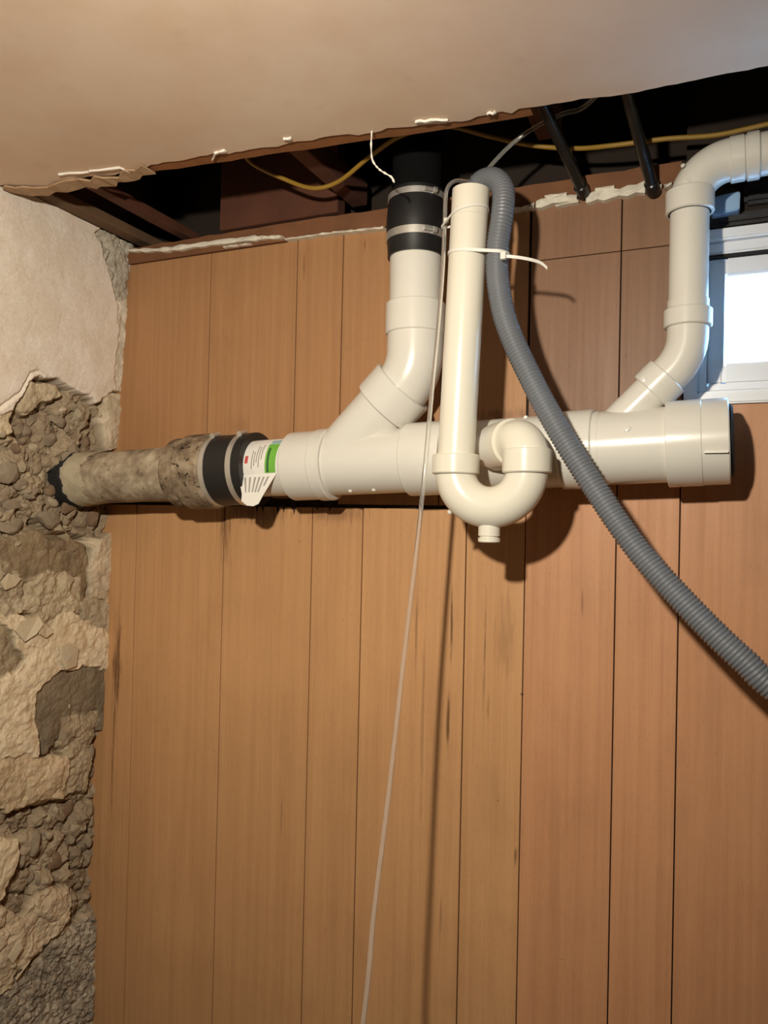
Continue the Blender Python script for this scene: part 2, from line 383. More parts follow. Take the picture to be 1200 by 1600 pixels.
# hole broken out round the old iron pipe and the long cracks
hp = wp(150, 752); dh = np.hypot((Y-hp[0])*1.0, Z-hp[1]); H -= np.clip((.062-dh)/.03, 0, 1)*.03
def crack(pts, wdt, dep):
    global H
    w_ = [wp(*p) for p in pts]; dm = np.full(Y.shape, 9.)
    for (a0, b0), (a1, b1) in zip(w_, w_[1:]):
        t = np.clip(((Y+wy*.25-a0)*(a1-a0)+(Z+wz*.25-b0)*(b1-b0))/((a1-a0)**2+(b1-b0)**2), 0, 1)
        dm = np.minimum(dm, np.hypot(Y+wy*.25-a0-t*(a1-a0), Z+wz*.25-b0-t*(b1-b0)))
    H -= np.clip(1-dm/wdt, 0, 1)*dep
crack([(0, 638), (30, 614), (48, 584), (62, 580), (88, 596)], .006, .007)
crack([(162, 632), (166, 650), (150, 668), (140, 672)], .009, .014)
crack([(64, 818), (90, 838), (108, 838), (114, 824), (128, 840), (152, 846)], .012, .03)
crack([(158, 372), (172, 392), (168, 410), (180, 428), (176, 446), (186, 474)], .006, .008)
crack([(0, 690), (30, 676), (60, 705), (66, 725)], .007, .012)
crack([(30, 1276), (60, 1262), (85, 1258)], .016, .02)
X = wallx(Z)+H
X[-6:, :] += 0
ny, nz_ = len(ys), len(zs)
verts = np.stack([X, Y, Z], -1).reshape(-1, 3)
idx = np.arange(ny*nz_).reshape(nz_, ny)
quads = np.stack([idx[:-1, :-1], idx[1:, :-1], idx[1:, 1:], idx[:-1, 1:]], -1).reshape(-1, 4)
me = bpy.data.meshes.new('wall_left')
me.vertices.add(len(verts)); me.vertices.foreach_set('co', verts.ravel().astype(np.float32))
me.loops.add(quads.size); me.loops.foreach_set('vertex_index', quads.ravel().astype(np.int32))
me.polygons.add(len(quads)); me.polygons.foreach_set('loop_start', np.arange(0, quads.size, 4).astype(np.int32))
me.update(calc_edges=True)
ca = me.color_attributes.new('pigment', 'FLOAT_COLOR', 'POINT')
ca.data.foreach_set('color', np.concatenate([col.reshape(-1, 3), np.ones((len(verts), 1))], 1).ravel().astype(np.float32))
t = NT('broken_plaster_wall'); at = t.node('ShaderNodeAttribute', attribute_name='pigment'); p = t.pos()
n1 = t.noise(p, 160, 5, .6); n2 = t.noise(p, 700, 3)
t.set(Base_Color=t.mix(1.0, at.outputs['Color'], t.ramp(n1, [(.25, (.86, .85, .83)), (.6, (1, 1, 1))]), 'MULTIPLY'), Roughness=.92, Specular_IOR_Level=.2)
t.bump(t.math('ADD', n1, t.math('MULTIPLY', n2, .4)), .25, .002); m_left = t.m
bm = bmesh.new(); box(bm, -.35, -.12, YF-.1, .2, 0, ZT)
wl = link('wall_left', me, m_left, None, 0)
for pl in me.polygons: pl.use_smooth = True
tag(wl, kind='structure')
build('wall_core', bm, m_stonedark, wl, 0)
boxo('wall_core', m_greytimber, wl, -.13, -.02, YF, .1, 2.145, ZT)

def stone_mesh(k):
    bm = bmesh.new(); bmesh.ops.create_icosphere(bm, subdivisions=2, radius=1)
    r = random.Random(k); cuts = [(Vector((r.gauss(0, 1), r.gauss(0, 1), r.gauss(0, 1))).normalized(), r.uniform(.55, .9)) for _ in range(9)]
    for v in bm.verts:
        for n, d in cuts:
            s = v.co.dot(n)
            if s > d: v.co -= n*(s-d)
        v.co *= 1+r.uniform(-.04, .04)
    me = bpy.data.meshes.new('stone'); bm.to_mesh(me); bm.free(); return me
smats = [simple('rubble_stone_%s' % n, srgb(*c), .9, 0, .22, 60, .6) for n, c in (('grey', (158, 142, 120)), ('tan', (182, 166, 140)), ('brown', (140, 116, 92)), ('pale', (220, 206, 180)))]
smesh = []
for mi in range(4):
    for k in range(5):
        me_ = stone_mesh(k*7+mi); me_.materials.append(smats[mi]); smesh.append(me_)
        for pl in me_.polygons: pl.use_smooth = True
        me_.set_sharp_from_angle(angle=math.radians(28))
def surf(y, z):
    i = min(max(np.searchsorted(zs, z), 0), len(zs)-1); j = min(max(np.searchsorted(ys, y), 0), len(ys)-1); return float(X[i, j])
def stone(px, py, rw, rh, mi, sink=.35, depth=None):
    y, z = wp(px, py)
    if y > -.004: y = -.004
    o = bpy.data.objects.new('stone', smesh[mi*5+random.randrange(5)]); C.objects.link(o); o.parent = wl
    ry, rz = rw*.0017, rh*.00135; rx = depth or min(.016, .55*min(ry, rz)+.002)
    o.location = (surf(y, z)+rx*sink-.004, y, z); o.scale = (rx, ry, rz)
    o.rotation_euler = (random.uniform(-.5, .5), random.uniform(-.15, .15), random.uniform(-.2, .2))
for s_ in ((117, 712, 20, 30, 0), (68, 652, 17, 17, 0), (90, 686, 13, 13, 0), (84, 742, 7, 20, 1), (18, 700, 20, 13, 0), (21, 738, 20, 19, 0), (54, 712, 9, 10, 1), (57, 673, 12, 11, 0),
           (102, 656, 16, 11, 0), (85, 814, 24, 17, 0), (122, 790, 20, 14, 2), (158, 808, 17, 18, 2), (30, 790, 15, 10, 0), (52, 792, 13, 10, 1), (40, 650, 8, 8, 0), (5, 766, 10, 14, 1),
           (63, 738, 9, 12, 1), (32, 822, 24, 15, 0), (74, 700, 9, 13, 1), (150, 692, 12, 18, 2), (133, 648, 14, 12, 1), (120, 634, 13, 8, 1), (100, 784, 10, 9, 1), (10, 720, 9, 8, 1), (44, 755, 14, 13, 0),
           (60, 640, 8, 6, 3), (104, 640, 6, 5, 3), (66, 648, 5, 3, 3), (34, 700, 12, 9, 2), (40, 730, 7, 9, 1), (60, 770, 12, 10, 0), (96, 765, 10, 12, 2), (130, 760, 12, 14, 0), (14, 800, 12, 9, 0), (8, 845, 14, 10, 0), (35, 850, 7, 6, 1), (116, 834, 5, 5, 3), (166, 826, 3, 4, 3)): stone(*s_)
for _ in range(30): stone(random.uniform(2, 150), random.uniform(636, 835), random.uniform(3, 8), random.uniform(3, 7), random.choice((0, 0, 1, 1, 2)), .3)
for s_ in ((67, 1277, 6, 6, 3), (92, 1306, 6, 5, 3), (15, 1282, 16, 12, 0), (84, 1284, 9, 10, 1), (120, 1265, 14, 18, 2), (100, 1270, 5, 12, 1), (155, 1285, 9, 14, 1), (128, 1296, 10, 10, 1), (60, 1320, 9, 22, 0), (78, 1335, 8, 22, 2),
           (96, 1350, 14, 16, 2), (130, 1340, 14, 12, 0), (45, 1345, 8, 16, 0), (36, 1375, 9, 14, 2), (142, 1380, 4, 5, 3), (60, 1375, 10, 10, 0), (120, 1385, 14, 14, 0), (40, 1405, 4, 3, 3), (20, 1405, 12, 12, 1), (150, 1320, 8, 10, 0),
           (112, 1104, 2, 5, 3), (165, 1216, 3, 4, 3), (102, 1026, 12, 14, 3), (150, 1180, 6, 22, 0), (158, 1205, 8, 16, 0), (160, 1250, 8, 12, 2)): stone(*s_)
for _ in range(30): stone(random.uniform(20, 155), random.uniform(1270, 1385), random.uniform(3, 7), random.uniform(4, 9), random.choice((0, 1, 2)), .5)
for _ in range(60): stone(random.uniform(5, 150), random.uniform(1490, 1595), random.uniform(2, 4), random.uniform(2, 4), random.choice((0, 1, 1, 3)), .6)
# lifted flakes of plaster
def flake(poly, mat, out=.006, th=.004):
    bm = bmesh.new(); ps = [wp(*p) for p in poly]
    f = [bm.verts.new((surf(y, z)+out+random.uniform(0, .004), y, z)) for y, z in ps]; b = [bm.verts.new((v.co.x-th, v.co.y, v.co.z)) for v in f]
    bm.faces.new(f); bm.faces.new(b[::-1]); n = len(f)
    for k in range(n): bm.faces.new((f[k], b[k], b[(k+1) % n], f[(k+1) % n]))
    bmesh.ops.triangulate(bm, faces=[q for q in bm.faces if len(q.verts) > 4])
    build('plaster_flake', bm, mat, wl, 0)
m_flake = simple('cream_plaster_flake', srgb(216, 200, 170), .9, 0, .08, 60, .4)
for pl in ([(20, 985), (28, 972), (60, 962), (62, 975), (50, 990), (34, 1002)], [(62, 972), (74, 976), (80, 988), (66, 996), (56, 990)], [(90, 1010), (102, 1004), (118, 1012), (116, 1040), (98, 1046), (90, 1030)],
           [(10, 1495), (24, 1470), (30, 1478), (16, 1505)], [(24, 1530), (44, 1502), (50, 1510), (30, 1535)], [(2, 910), (14, 896), (34, 904), (26, 916), (8, 922)]): flake(pl, m_flake)

# ------------------------------------------------------------ ceiling with its broken edge
t = NT('ceiling_plasterboard'); p = t.pos(); n = t.noise(p, 3.0, 5, .6); n2 = t.noise(p, 300, 2); n3 = t.noise(p, 14, 3)
c_ = t.mix(t.mapr(n, .35, .7), srgb(218, 190, 164), srgb(228, 206, 184)); c_ = t.mix(t.math('MULTIPLY', t.mapr(n3, .62, .74), .25), c_, srgb(196, 172, 146))
t.set(Base_Color=c_, Roughness=.85, Specular_IOR_Level=.25); t.bump(t.math('ADD', t.math('MULTIPLY', n2, .25), n3), .12, .003); m_ceil = t.m
edge_px = [(-60, 300), (0, 289), (30, 292), (62, 300), (100, 286), (150, 276), (196, 270), (228, 262), (262, 254), (330, 242), (420, 229), (500, 217), (560, 209), (640, 198), (720, 187), (800, 174), (840, 167), (900, 157), (980, 147), (1080, 126), (1200, 103), (1400, 62)]
E_ = [atz(x, y, ZC) for x, y in edge_px]; ex = [q.x for q in E_]; ey = [q.y for q in E_]
N_ = 260; xs_ = np.linspace(-.12, XR, N_); bm = bmesh.new(); rows = [[], [], [], []]
for x in xs_:
    e = float(np.interp(x, ex, ey)) if x < ex[-1] else ey[-1]
    j = (vnoise(np.array([x]), np.array([0.]), 60, 4)[0]-.5)*.012+(vnoise(np.array([x]), np.array([0.]), 200, 5)[0]-.5)*.006
    if x > 1.02: j *= .45
    ee = e+j
    rows[0].append(bm.verts.new((x, YF, ZC))); rows[1].append(bm.verts.new((x, ee, ZC)))
    rows[2].append(bm.verts.new((x, ee+random.uniform(-.003, .003), ZC+.0125))); rows[3].append(bm.verts.new((x, YF, ZC+.0125)))
for i in range(N_-1):
    for a, b in ((0, 1), (1, 2), (2, 3), (3, 0)): bm.faces.new((rows[a][i], rows[a][i+1], rows[b][i+1], rows[b][i]))
ceiling = tag(build('ceiling', bm, m_ceil, None, 0), kind='structure')
def ribbon(name, mat, parent, pts, wds, th, smooth=0, jit=.0):
    """irregular strip lying along pts: quad section, width list, thickness"""
    bm = bmesh.new(); R = []
    for (p_, w_) in zip(pts, wds):
        p_ = Vector(p_); j = Vector([random.uniform(-jit, jit) for _ in range(3)])
        R.append([bm.verts.new(p_+j+Vector(o)) for o in ((0, -w_/2, -th), (0, w_/2, -th*.7), (0, w_/2, th), (0, -w_/2, th))])
    for a, b in zip(R, R[1:]):
        for k in range(4): bm.faces.new((a[k], a[(k+1) % 4], b[(k+1) % 4], b[k]))
    bm.faces.new(R[0]); bm.faces.new(R[-1][::-1]); return build(name, bm, mat, parent, smooth)
m_torn = simple('torn_board_paper', srgb(186, 154, 120), .9, 0, .2, 70, .5)
m_tornw = simple('white_gypsum_edge', (.86, .82, .74, 1), .9, 0, .05, 70, .3)
def along(pxs, z, n=14, dy=0.0):
    P = []
    for k in range(n):
        s = k/(n-1)*(len(pxs)-1); i = min(int(s), len(pxs)-2); f_ = s-i
        q = atz(pxs[i][0]*(1-f_)+pxs[i+1][0]*f_, pxs[i][1]*(1-f_)+pxs[i+1][1]*f_, z); P.append(q+Vector((0, dy, 0)))
    return P
# loose torn board at the left end of the edge
ribbon('torn_board', m_torn, ceiling, along([(10, 296), (60, 300), (120, 288), (165, 284), (200, 276), (232, 266)], ZC-.004, 20), [.030+random.uniform(-.012, .016) for _ in range(20)], .0016, 0, .0022)
for pts in ([(92, 273), (138, 269)], [(140, 267), (188, 263), (202, 268)], [(332, 250), (336, 240), (352, 236)], [(444, 218), (456, 217)], [(648, 191), (700, 187)], [(760, 178), (776, 176)]):
    ribbon('gypsum_chip', m_tornw, ceiling, along(pts, ZC-.0025, 7), [random.uniform(.002, .006) for _ in range(7)], .002, 0, .001)
# timber nailer behind the edge
NP = [(232, 268), (330, 254), (420, 240), (560, 220), (700, 200), (832, 178)]
bm = bmesh.new(); R = []
for q in along(NP, ZC+.0025, 24):
    yb = q.y+.004+random.uniform(-.002, .002); R.append([bm.verts.new((q.x, yb-.045, ZC+.0025)), bm.verts.new((q.x, yb, ZC+.0025)), bm.verts.new((q.x, yb, ZC+.04)), bm.verts.new((q.x, yb-.045, ZC+.04))])
for a, b in zip(R, R[1:]):
    for k in range(4): bm.faces.new((a[k], a[(k+1) % 4], b[(k+1) % 4], b[k]))
bm.faces.new(R[0]); bm.faces.new(R[-1][::-1])
m_nail = simple('orange_brown_nailer', srgb(150, 98, 56), .8, 0, .2, 40, .4)
tag(build('ceiling_batten', bm, m_nail, None, 0), 'rough brown batten showing behind the broken ceiling edge', 'batten')

# joists in the cavity
def joist(label, x0, x1, z0, z1, y0, y1, mat, name='ceiling_joist', grp='joists in the ceiling cavity'):
    tag(boxo(name, mat, None, x0, x1, y0, y1, z0, z1, .002), label, 'joist', grp)
joist('narrow reddish joist nearest the left wall', .136, .166, 2.152, 2.172, -.75, .094, m_redtimber)
joist('reddish joist above the sagging yellow cable', .576, .612, 2.168, 2.215, -.75, .04, m_redtimber)
joist('short reddish joist end beside the dark water pipe', 1.000, 1.042, 2.182, ZT-.003, -.75, -.072, m_redtimber)
tag(boxo('wall_board', m_greytimber, None, .012, .05, -.72, .09, 2.15, 2.172, .002), 'grey old board running along the top of the left wall', 'board')
tag(boxo('blocking_board', m_redtimber, None, .275, .570, -.016, .02, 2.14, ZT-.004, .002), 'dull red blocking board upright in the cavity above the sill', 'board')
# timber plate on top of the panelling + plaster remains
bm = bmesh.new(); R = []
for x in np.linspace(-.02, 1.236, 40):
    jy = random.uniform(-.001, .001); R.append([bm.verts.new((x, -.006+jy, 2.0985)), bm.verts.new((x, .098, 2.0985)), bm.verts.new((x, .098, 2.138)), bm.verts.new((x, -.006+jy, 2.136+random.uniform(-.002, .002)))])
for a, b in zip(R, R[1:]):
    for k in range(4): bm.faces.new((a[k], a[(k+1) % 4], b[(k+1) % 4], b[k]))
bm.faces.new(R[0]); bm.faces.new(R[-1][::-1])
trim1 = tag(build('trim_1', bm, m_timber, None, 0), kind='structure')
def crumb(pxs, wpx, y0=-.012, dep=.012, n=26, mat=m_plasterw, jit=.5):
    bm = bmesh.new(); R = []
    for k in range(n):
        s = k/(n-1)*(len(pxs)-1); i = min(int(s), len(pxs)-2); f_ = s-i; a, b = pxs[i], pxs[i+1]
        q = aty(a[0]*(1-f_)+b[0]*f_, a[1]*(1-f_)+b[1]*f_, y0); w_ = (wpx[i]*(1-f_)+wpx[i+1]*f_)/850*random.uniform(1-jit, 1+jit)
        d = random.uniform(.3, 1)*dep*.6
        R.append([bm.verts.new((q.x, y0+o, q.z+h)) for o, h in ((dep, -w_/2), (-d*.5, -w_*.45), (-d, random.uniform(-.3, .3)*w_), (-d*.4, w_*.45), (dep, w_/2))])
    for a, b in zip(R, R[1:]):
        for k in range(4): bm.faces.new((a[k], a[k+1], b[k+1], b[k]))
        bm.faces.new((a[4], a[0], b[0], b[4]))
    bm.faces.new(R[0]); bm.faces.new(R[-1][::-1]); build('plaster_remnant', bm, mat, trim1, 0)
crumb([(190, 392), (260, 390), (330, 380), (400, 372), (442, 370)], [5, 9, 10, 9, 5], n=40, jit=.35)
crumb([(446, 374), (520, 364), (600, 356)], [3, 4, 4], n=26, jit=.4)
crumb([(350, 386), (392, 381)], [3, 3], n=12)
for seg_, wd_, n_ in (([(800, 328), (835, 322)], [5, 9], 6), ([(838, 320), (868, 313), (902, 309)], [12, 15, 9], 8), ([(852, 308), (886, 304)], [5, 7], 5), ([(868, 322), (904, 314)], [4, 4], 5), ([(916, 312), (940, 303), (972, 301), (1008, 292)], [10, 19, 14, 17], 9), ([(930, 297), (960, 292)], [6, 5], 5), ([(1020, 296), (1034, 291)], [9, 7], 4), ([(1038, 292), (1050, 287)], [6, 4], 4)):
    crumb(seg_, wd_, y0=-.010, dep=.014, n=n_, jit=.35)

# ------------------------------------------------------------ window
def win():
    o = bpy.data.objects.new('window_1', None); o.location = (WX0, .04, WZ0); C.objects.link(o); tag(o, kind='structure'); bpy.context.view_layer.update(); return o
win1 = win()
def frame(name, mat, par, x0, x1, z0, z1, wl_, wr, wb, wt, y0, y1, bev=.003):
    for nm, a in (('left', (x0, x0+wl_, z0, z1)), ('right', (x1-wr, x1, z0, z1)), ('bottom', (x0+wl_, x1-wr, z0, z0+wb)), ('top', (x0+wl_, x1-wr, z1-wt, z1))):
        boxo(name, mat, par, a[0], a[1], y0, y1, a[2], a[3], bev, 2)
frame('window_frame', m_vinyl, win1, WX0, WX1, WZ0, WZ1, .022, .022, .022, .020, -.002, .085)
frame('window_stop', m_vinyl, win1, WX0+.022, WX1-.022, WZ0+.022, WZ1-.020, .014, .014, .014, .020, .010, .085)
frame('window_sash', m_vinyl, win1, WX0+.0365, WX1-.0365, WZ0+.0365, WZ1-.0425, .026, .026, .037, .033, .022, .075, .004)
boxo('gap_shade_strip', m_gap, win1, WX0+.036, WX1-.036, .012, .03, WZ1-.0445, WZ1-.0405)  # black strip painted in as the shade of the gap above the sash
boxo('window_glass', None, win1, WX0+.058, WX1-.058, .046, .050, WZ0+.058, WZ1-.060)
t = NT('window_glass'); gl = t.node('ShaderNodeBsdfGlossy'); gl.inputs['Roughness'].default_value = .02
tr = t.node('ShaderNodeBsdfTransparent'); mx = t.node('ShaderNodeMixShader'); mx.inputs[0].default_value = .05
t.l.new(tr.outputs[0], mx.inputs[1]); t.l.new(gl.outputs[0], mx.inputs[2]); t.l.new(mx.outputs[0], t.out.inputs['Surface'])
for o in win1.children:
    if o.name.startswith('window_glass'): o.data.materials.append(t.m)
# masonry over the window, uneven courses
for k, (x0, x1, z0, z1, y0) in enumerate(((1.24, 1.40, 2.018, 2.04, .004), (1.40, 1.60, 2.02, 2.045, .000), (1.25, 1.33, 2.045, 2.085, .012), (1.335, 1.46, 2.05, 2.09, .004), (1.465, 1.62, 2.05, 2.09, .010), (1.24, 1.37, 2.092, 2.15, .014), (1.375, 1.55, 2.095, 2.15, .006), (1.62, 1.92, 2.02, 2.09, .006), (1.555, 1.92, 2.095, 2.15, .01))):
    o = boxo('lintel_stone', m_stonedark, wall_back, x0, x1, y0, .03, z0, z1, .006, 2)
q = aty(1136, 318, -.012)
bm = bmesh.new(); box(bm, q.x-.024, q.x+.022, -.022, .02, q.z-.016, q.z+.015)
for v in bm.verts: v.co += Vector((random.uniform(-.003, .003), 0, random.uniform(-.003, .003)+(v.co.x-q.x)*.12))
bmesh.ops.bevel(bm, geom=bm.edges[:], offset=.002, segments=2, affect='EDGES')
tag(build('foam_block', bm, m_foam, None), 'pale blue foam block wedged above the window behind the elbow', 'foam')

# ------------------------------------------------------------ drain pipework
YM = -.10
mz = lambda x: 1.584+.0425*(x-.045)
def mx_(px): return aty(px, 715, YM).x
def mf_(px): return aty(px, 715, YM-.058).x
def MP(x, d=0): return Vector((x, YM, mz(x)))
drain = empty('drain_pipe_assembly', MP(.8), 'white plastic drain pipe assembly with trap, standpipe and wye branches', 'pipe')
RP, RH, RB = .0572, .0675, .0605
XA = [mf_(v) for v in (362, 437, 497, 622, 688, 922, 1040, 1096, 1140)]
part = tube('pipe', m_pvc, drain, [MP(XA[0]), MP(XA[1]+.01)], RP, 48)
stub = part
# left wye
V0 = Vector((.618, YM, mz(.618))); VB = Vector((.783, YM, mz(.618)+.165))
wye = tube('wye_fitting', m_pvc, drain, [MP(XA[1]+.02), MP(XA[4]-.02)], RB, 48)
hub('hub', m_pvc, wye, MP(XA[1]), MP(XA[1]+.062), RH, .0575); hub('hub_rim', m_pvc, wye, MP(XA[1]+.060), MP(XA[2]+.004), RH+.0025, None, .003)
hub('hub', m_pvc, wye, MP(XA[3]), MP(XA[4]), RH, .0575)
u45 = Vector((1, 0, 1)).normalized()
tube('branch', m_pvc, wye, [V0, V0+u45*.19], .0535, 44)
# 45 degree elbow and the upright
el = tube('elbow_fitting', m_pvc, drain, fillet([V0+u45*.175, VB, VB+Vector((.002, 0, .12))], [.10]), .0525, 44)
hub('hub', m_pvc, el, V0+u45*.148, V0+u45*.204, .0625, .054); top = VB+Vector((.001, 0, .0))
zA = aty(651, 512, YM-.05).z; zB = aty(651, 462, YM-.05).z; zC1 = aty(651, 388, YM-.05).z; zD = aty(651, 284, YM-.05).z
xv = VB.x
hub('hub', m_pvc, el, (xv, YM, zA), (xv, YM, zB), .0555, .050)
tube('upright_pipe', m_pvc, drain, [(xv, YM, zB-.03), (xv-.002, YM, zC1+.05)], .0485, 44)
# middle wye with side branch towards the trap
TY = -.23; xo = 1.028; zt = 1.634
wm = tube('wye_fitting', m_pvc, drain, [MP(XA[4]-.005), MP(XA[5]+.01)], RB+.002, 48)
hub('hub', m_pvc, wm, MP(XA[4]-.002), MP(XA[4]+.05), RH-.002); hub('hub', m_pvc, wm, MP(XA[5]-.055), MP(XA[5]), RH-.001)
bd = Vector((1, -1, 0)).normalized(); B1 = Vector((xo, TY, zt)); B0 = B1-bd*(abs(TY-YM)*math.sqrt(2)); B0.z = mz(B0.x)+.004
bdir = (B1-B0).normalized(); LB = (B1-B0).length
tube('branch', m_pvc, wm, [B0, B0+bdir*(LB-.055)], .0345, 36)
hub('hub', m_pvc, wm, B0+bdir*(LB-.098), B0+bdir*(LB-.058), .0395, .031)
# trap
trap = tube('p_trap', m_pvc2, drain, fillet([(.911, TY, 1.61), (.911, TY, 1.526), (xo, TY, 1.526), (xo, TY, 1.62)], [.0582, .0582], .004), .0333, 40)
hub('slip_collar', m_pvc2, trap, (.911, TY, 1.579), (.911, TY, 1.611), .0385, .031, .002); hub('slip_collar', m_pvc2, trap, (xo, TY, 1.580), (xo, TY, 1.618), .0385, .031, .002)
te = tube('elbow_fitting', m_pvc2, drain, fillet([(xo, TY, 1.60), (xo, TY, zt), B1-bdir*.052], [.033], .003), .0355, 40)
hub('hub', m_pvc2, te, B0+bdir*(LB-.062), B0+bdir*(LB-.040), .0400, .033)
def nub(par, p_, n, r=.0035, h=.003, mat=m_pvc):
    n = Vector(n).normalized(); p_ = Vector(p_); tube('mould_nub', mat, par, [p_-n*.002, p_+n*h*.6, p_+n*h], [r, r, r*.6], 12)
nub(te, (xo-.004, TY+.004, zt+.0345), (0, 0, 1)); nub(trap, (.911+.0582-.066, TY, 1.584-.066), (-1, 0, -1), .004, .004)
# cleanout plug under the trap
xm = (.911+xo)/2; zb = 1.584-.0582-.0333
plug = tube('cleanout_plug', m_pvc2, trap, [(xm, TY, zb+.008), (xm, TY, zb-.012), (xm, TY, zb-.0125), (xm, TY, zb-.0145), (xm, TY, zb-.015), (xm, TY, zb-.021), (xm, TY, zb-.0225)], [.0175, .0175, .015, .015, .0178, .0178, .016], 28)
# standpipe
sp_b = Vector((.911, TY, 1.60)); sp_t = aty(727, 286, TY-.03)+Vector((0, .03, 0))
u = (sp_t-sp_b).normalized()
sp = tube('standpipe', m_pvc2, drain, [sp_b-u*.01, sp_t-u*.048, sp_t-u*.0475, sp_t-u*.046, sp_t-u*.0455, sp_t, sp_t, sp_t-u*.12], [.0302, .0302, .0296, .0296, .0302, .0302, .0268, .0268], 44)
# right wye, 2 inch branch, elbow, riser
W0 = Vector((1.108, YM, mz(1.108))); WB = Vector((1.254, YM, mz(1.108)+.146))
wr = tube('wye_fitting', m_pvc, drain, [MP(XA[5]-.005), MP(XA[6]+.015)], RB+.001, 48)
hub('hub', m_pvc, wr, MP(XA[6]), MP(XA[8]), RH+.0008, .0575)
hub('hub_rim', m_pvc, wr, MP(XA[6]-.001), MP(XA[7]), RH+.0018, .06, .001)
tube('branch', m_pvc, wr, [W0, W0+u45*.16], .0305, 36)
tube('dark_bore_disc', m_gap, wr, [MP(XA[8]-.025), MP(XA[8]+.003), MP(XA[8]+.006)], [.0570, .0570, .0540], 40)  # added black disc, stands in for the dark inside of the open hub
boxo('mould_rib', m_pvc, wr, XA[7]+.004, XA[8]-.002, YM-RH-.003, YM-RH+.004, mz(1.3)-.024, mz(1.3)-.0215)
e2 = tube('elbow_fitting', m_pvc, drain, fillet([W0+u45*.135, WB, WB+Vector((0, 0, .09))], [.085]), .0318, 36)
hub('hub', m_pvc, e2, W0+u45*.128, W0+u45*.165, .0370, .031)
zr0 = aty(1076, 512, YM).z; zr1 = aty(1076, 484, YM).z; zr2 = aty(1078, 334, YM).z; zr3 = aty(1078, 303, YM).z
hub('hub', m_pvc, e2, (1.254, YM, zr0), (1.254, YM, zr1), .0370, .031)
tube('riser_pipe', m_pvc, drain, [(1.254, YM, zr1-.03), (1.254, YM, zr2+.03)], .0300, 36)
zh = aty(1165, 247, YM).z
e3 = tube('elbow_fitting', m_pvc, drain, fillet([(1.254, YM, zr2), (1.254, YM, zh), (1.42, YM, zh+.003)], [.062], .004), .0325, 36)
hub('hub', m_pvc, e3, (1.254, YM, zr2), (1.254, YM, zr3+.004), .0372, .031)
hub('hub', m_pvc, e3, (mx_(1128)+.004, YM, zh), (mx_(1157), YM, zh+.001), .0350, .031); hub('hub', m_pvc, e3, (mx_(1159), YM, zh+.001), (mx_(1180), YM, zh+.0015), .0362, .031)
tube('pipe', m_pvc, drain, fillet([(1.40, YM, zh+.003), (2.05, YM, zh+.006), (2.05, YM, ZT-.004)], [.06]), .0305, 36)
nub(e3, (1.250, YM-.0328, zh-.038), (0, -1, 0), .006, .0015); nub(e3, (1.244, YM-.026, zh-.008), (-.5, -.5, .8), .0035, .003); nub(e2, (1.192, YM-.033, 1.735), (0, -1, 0), .006, .002)
for px in (558, 594): x = mx_(px); nub(wye, (x, YM-.026, mz(x)-.055), (0, -.4, -1), .004, .003)
x = mx_(905); nub(wr, (mx_(985), YM-.058, mz(1.17)+.024), (0, -1, .3), .006, .002); nub(wm, (x, YM-.060, mz(x)+.014), (0, -1, .2), .0055, .002); nub(wr, (x, YM-.02, mz(x)-.059), (0, -.4, -1), .004, .003)

# sticker on the short pipe: wrapped sheet, printed bands, hanging corner
m_paper = simple('sticker_paper', (.80, .775, .72, 1), .5, 0, .02, 30)
m_green = simple('green_print', srgb(112, 178, 66), .5); m_dgreen = simple('dark_green_print', srgb(52, 96, 50), .5); m_red = simple('red_print', srgb(196, 84, 78), .5)
m_grey = simple('grey_print', srgb(160, 156, 150), .6); m_blue = simple('blue_print', srgb(150, 182, 190), .5)
xl0, xl1 = mf_(372), mf_(432)
def cyl(x, a, r): return Vector((x, YM-r*math.cos(a), mz(x)+r*math.sin(a)))
def sheet(name, mat, par, x0, x1, a0, a1, r, n=14, th=.0005, skew=0.0):
    bm = bmesh.new(); R = []
    for k in range(n+1):
        a = a0+(a1-a0)*k/n; R.append([bm.verts.new(cyl(x0, a, r)), bm.verts.new(cyl(x1, a, r)), bm.verts.new(cyl(x1, a, r-th)), bm.verts.new(cyl(x0, a, r-th))])
    for a, b in zip(R, R[1:]):
        for k in range(4): bm.faces.new((a[k], a[(k+1) % 4], b[(k+1) % 4], b[k]))
    bm.faces.new(R[0]); bm.faces.new(R[-1][::-1]); return build(name, bm, mat, par, 40)
rl = RP+.0009
lab = sheet('sticker', m_paper, stub, xl0, xl1, -.30, 1.15, rl)
lab['label'] = 'white product sticker with green band and peeling corner'
wl_ = xl1-xl0
sheet('green_band', m_green, lab, xl0+wl_*.70, xl0+wl_*.97, -.26, .80, rl+.0004); sheet('dark_band', m_dgreen, lab, xl0+wl_*.745, xl0+wl_*.80, -.24, .62, rl+.0007)
sheet('blue_band', m_blue, lab, xl0+wl_*.72, xl0+wl_*.96, .82, 1.02, rl+.0004); sheet('red_mark', m_red, lab, xl0+wl_*.17, xl0+wl_*.25, .10, .36, rl+.0004)
for fx, a0, a1 in ((.34, -.1, .55), (.40, 0, .5), (.46, .1, .75), (.52, -.05, .7), (.58, .2, .8)): sheet('print_line', m_grey, lab, xl0+wl_*fx, xl0+wl_*(fx+.025), a0, a1, rl+.0004, 6)
bm = bmesh.new()
P_ = lambda px, py, y: aty(px, py, y)
pk = [(cyl(xl0, -.28, rl)), (cyl(xl1, -.28, rl)), P_(378, 772, YM-.066), P_(412, 772, YM-.064), P_(377, 783, YM-.070), P_(404, 787, YM-.074), P_(386, 790, YM-.076), P_(396, 791, YM-.078)]
f = [bm.verts.new(q) for q in pk]; b = [bm.verts.new(q+Vector((0, .0006, 0))) for q in pk]
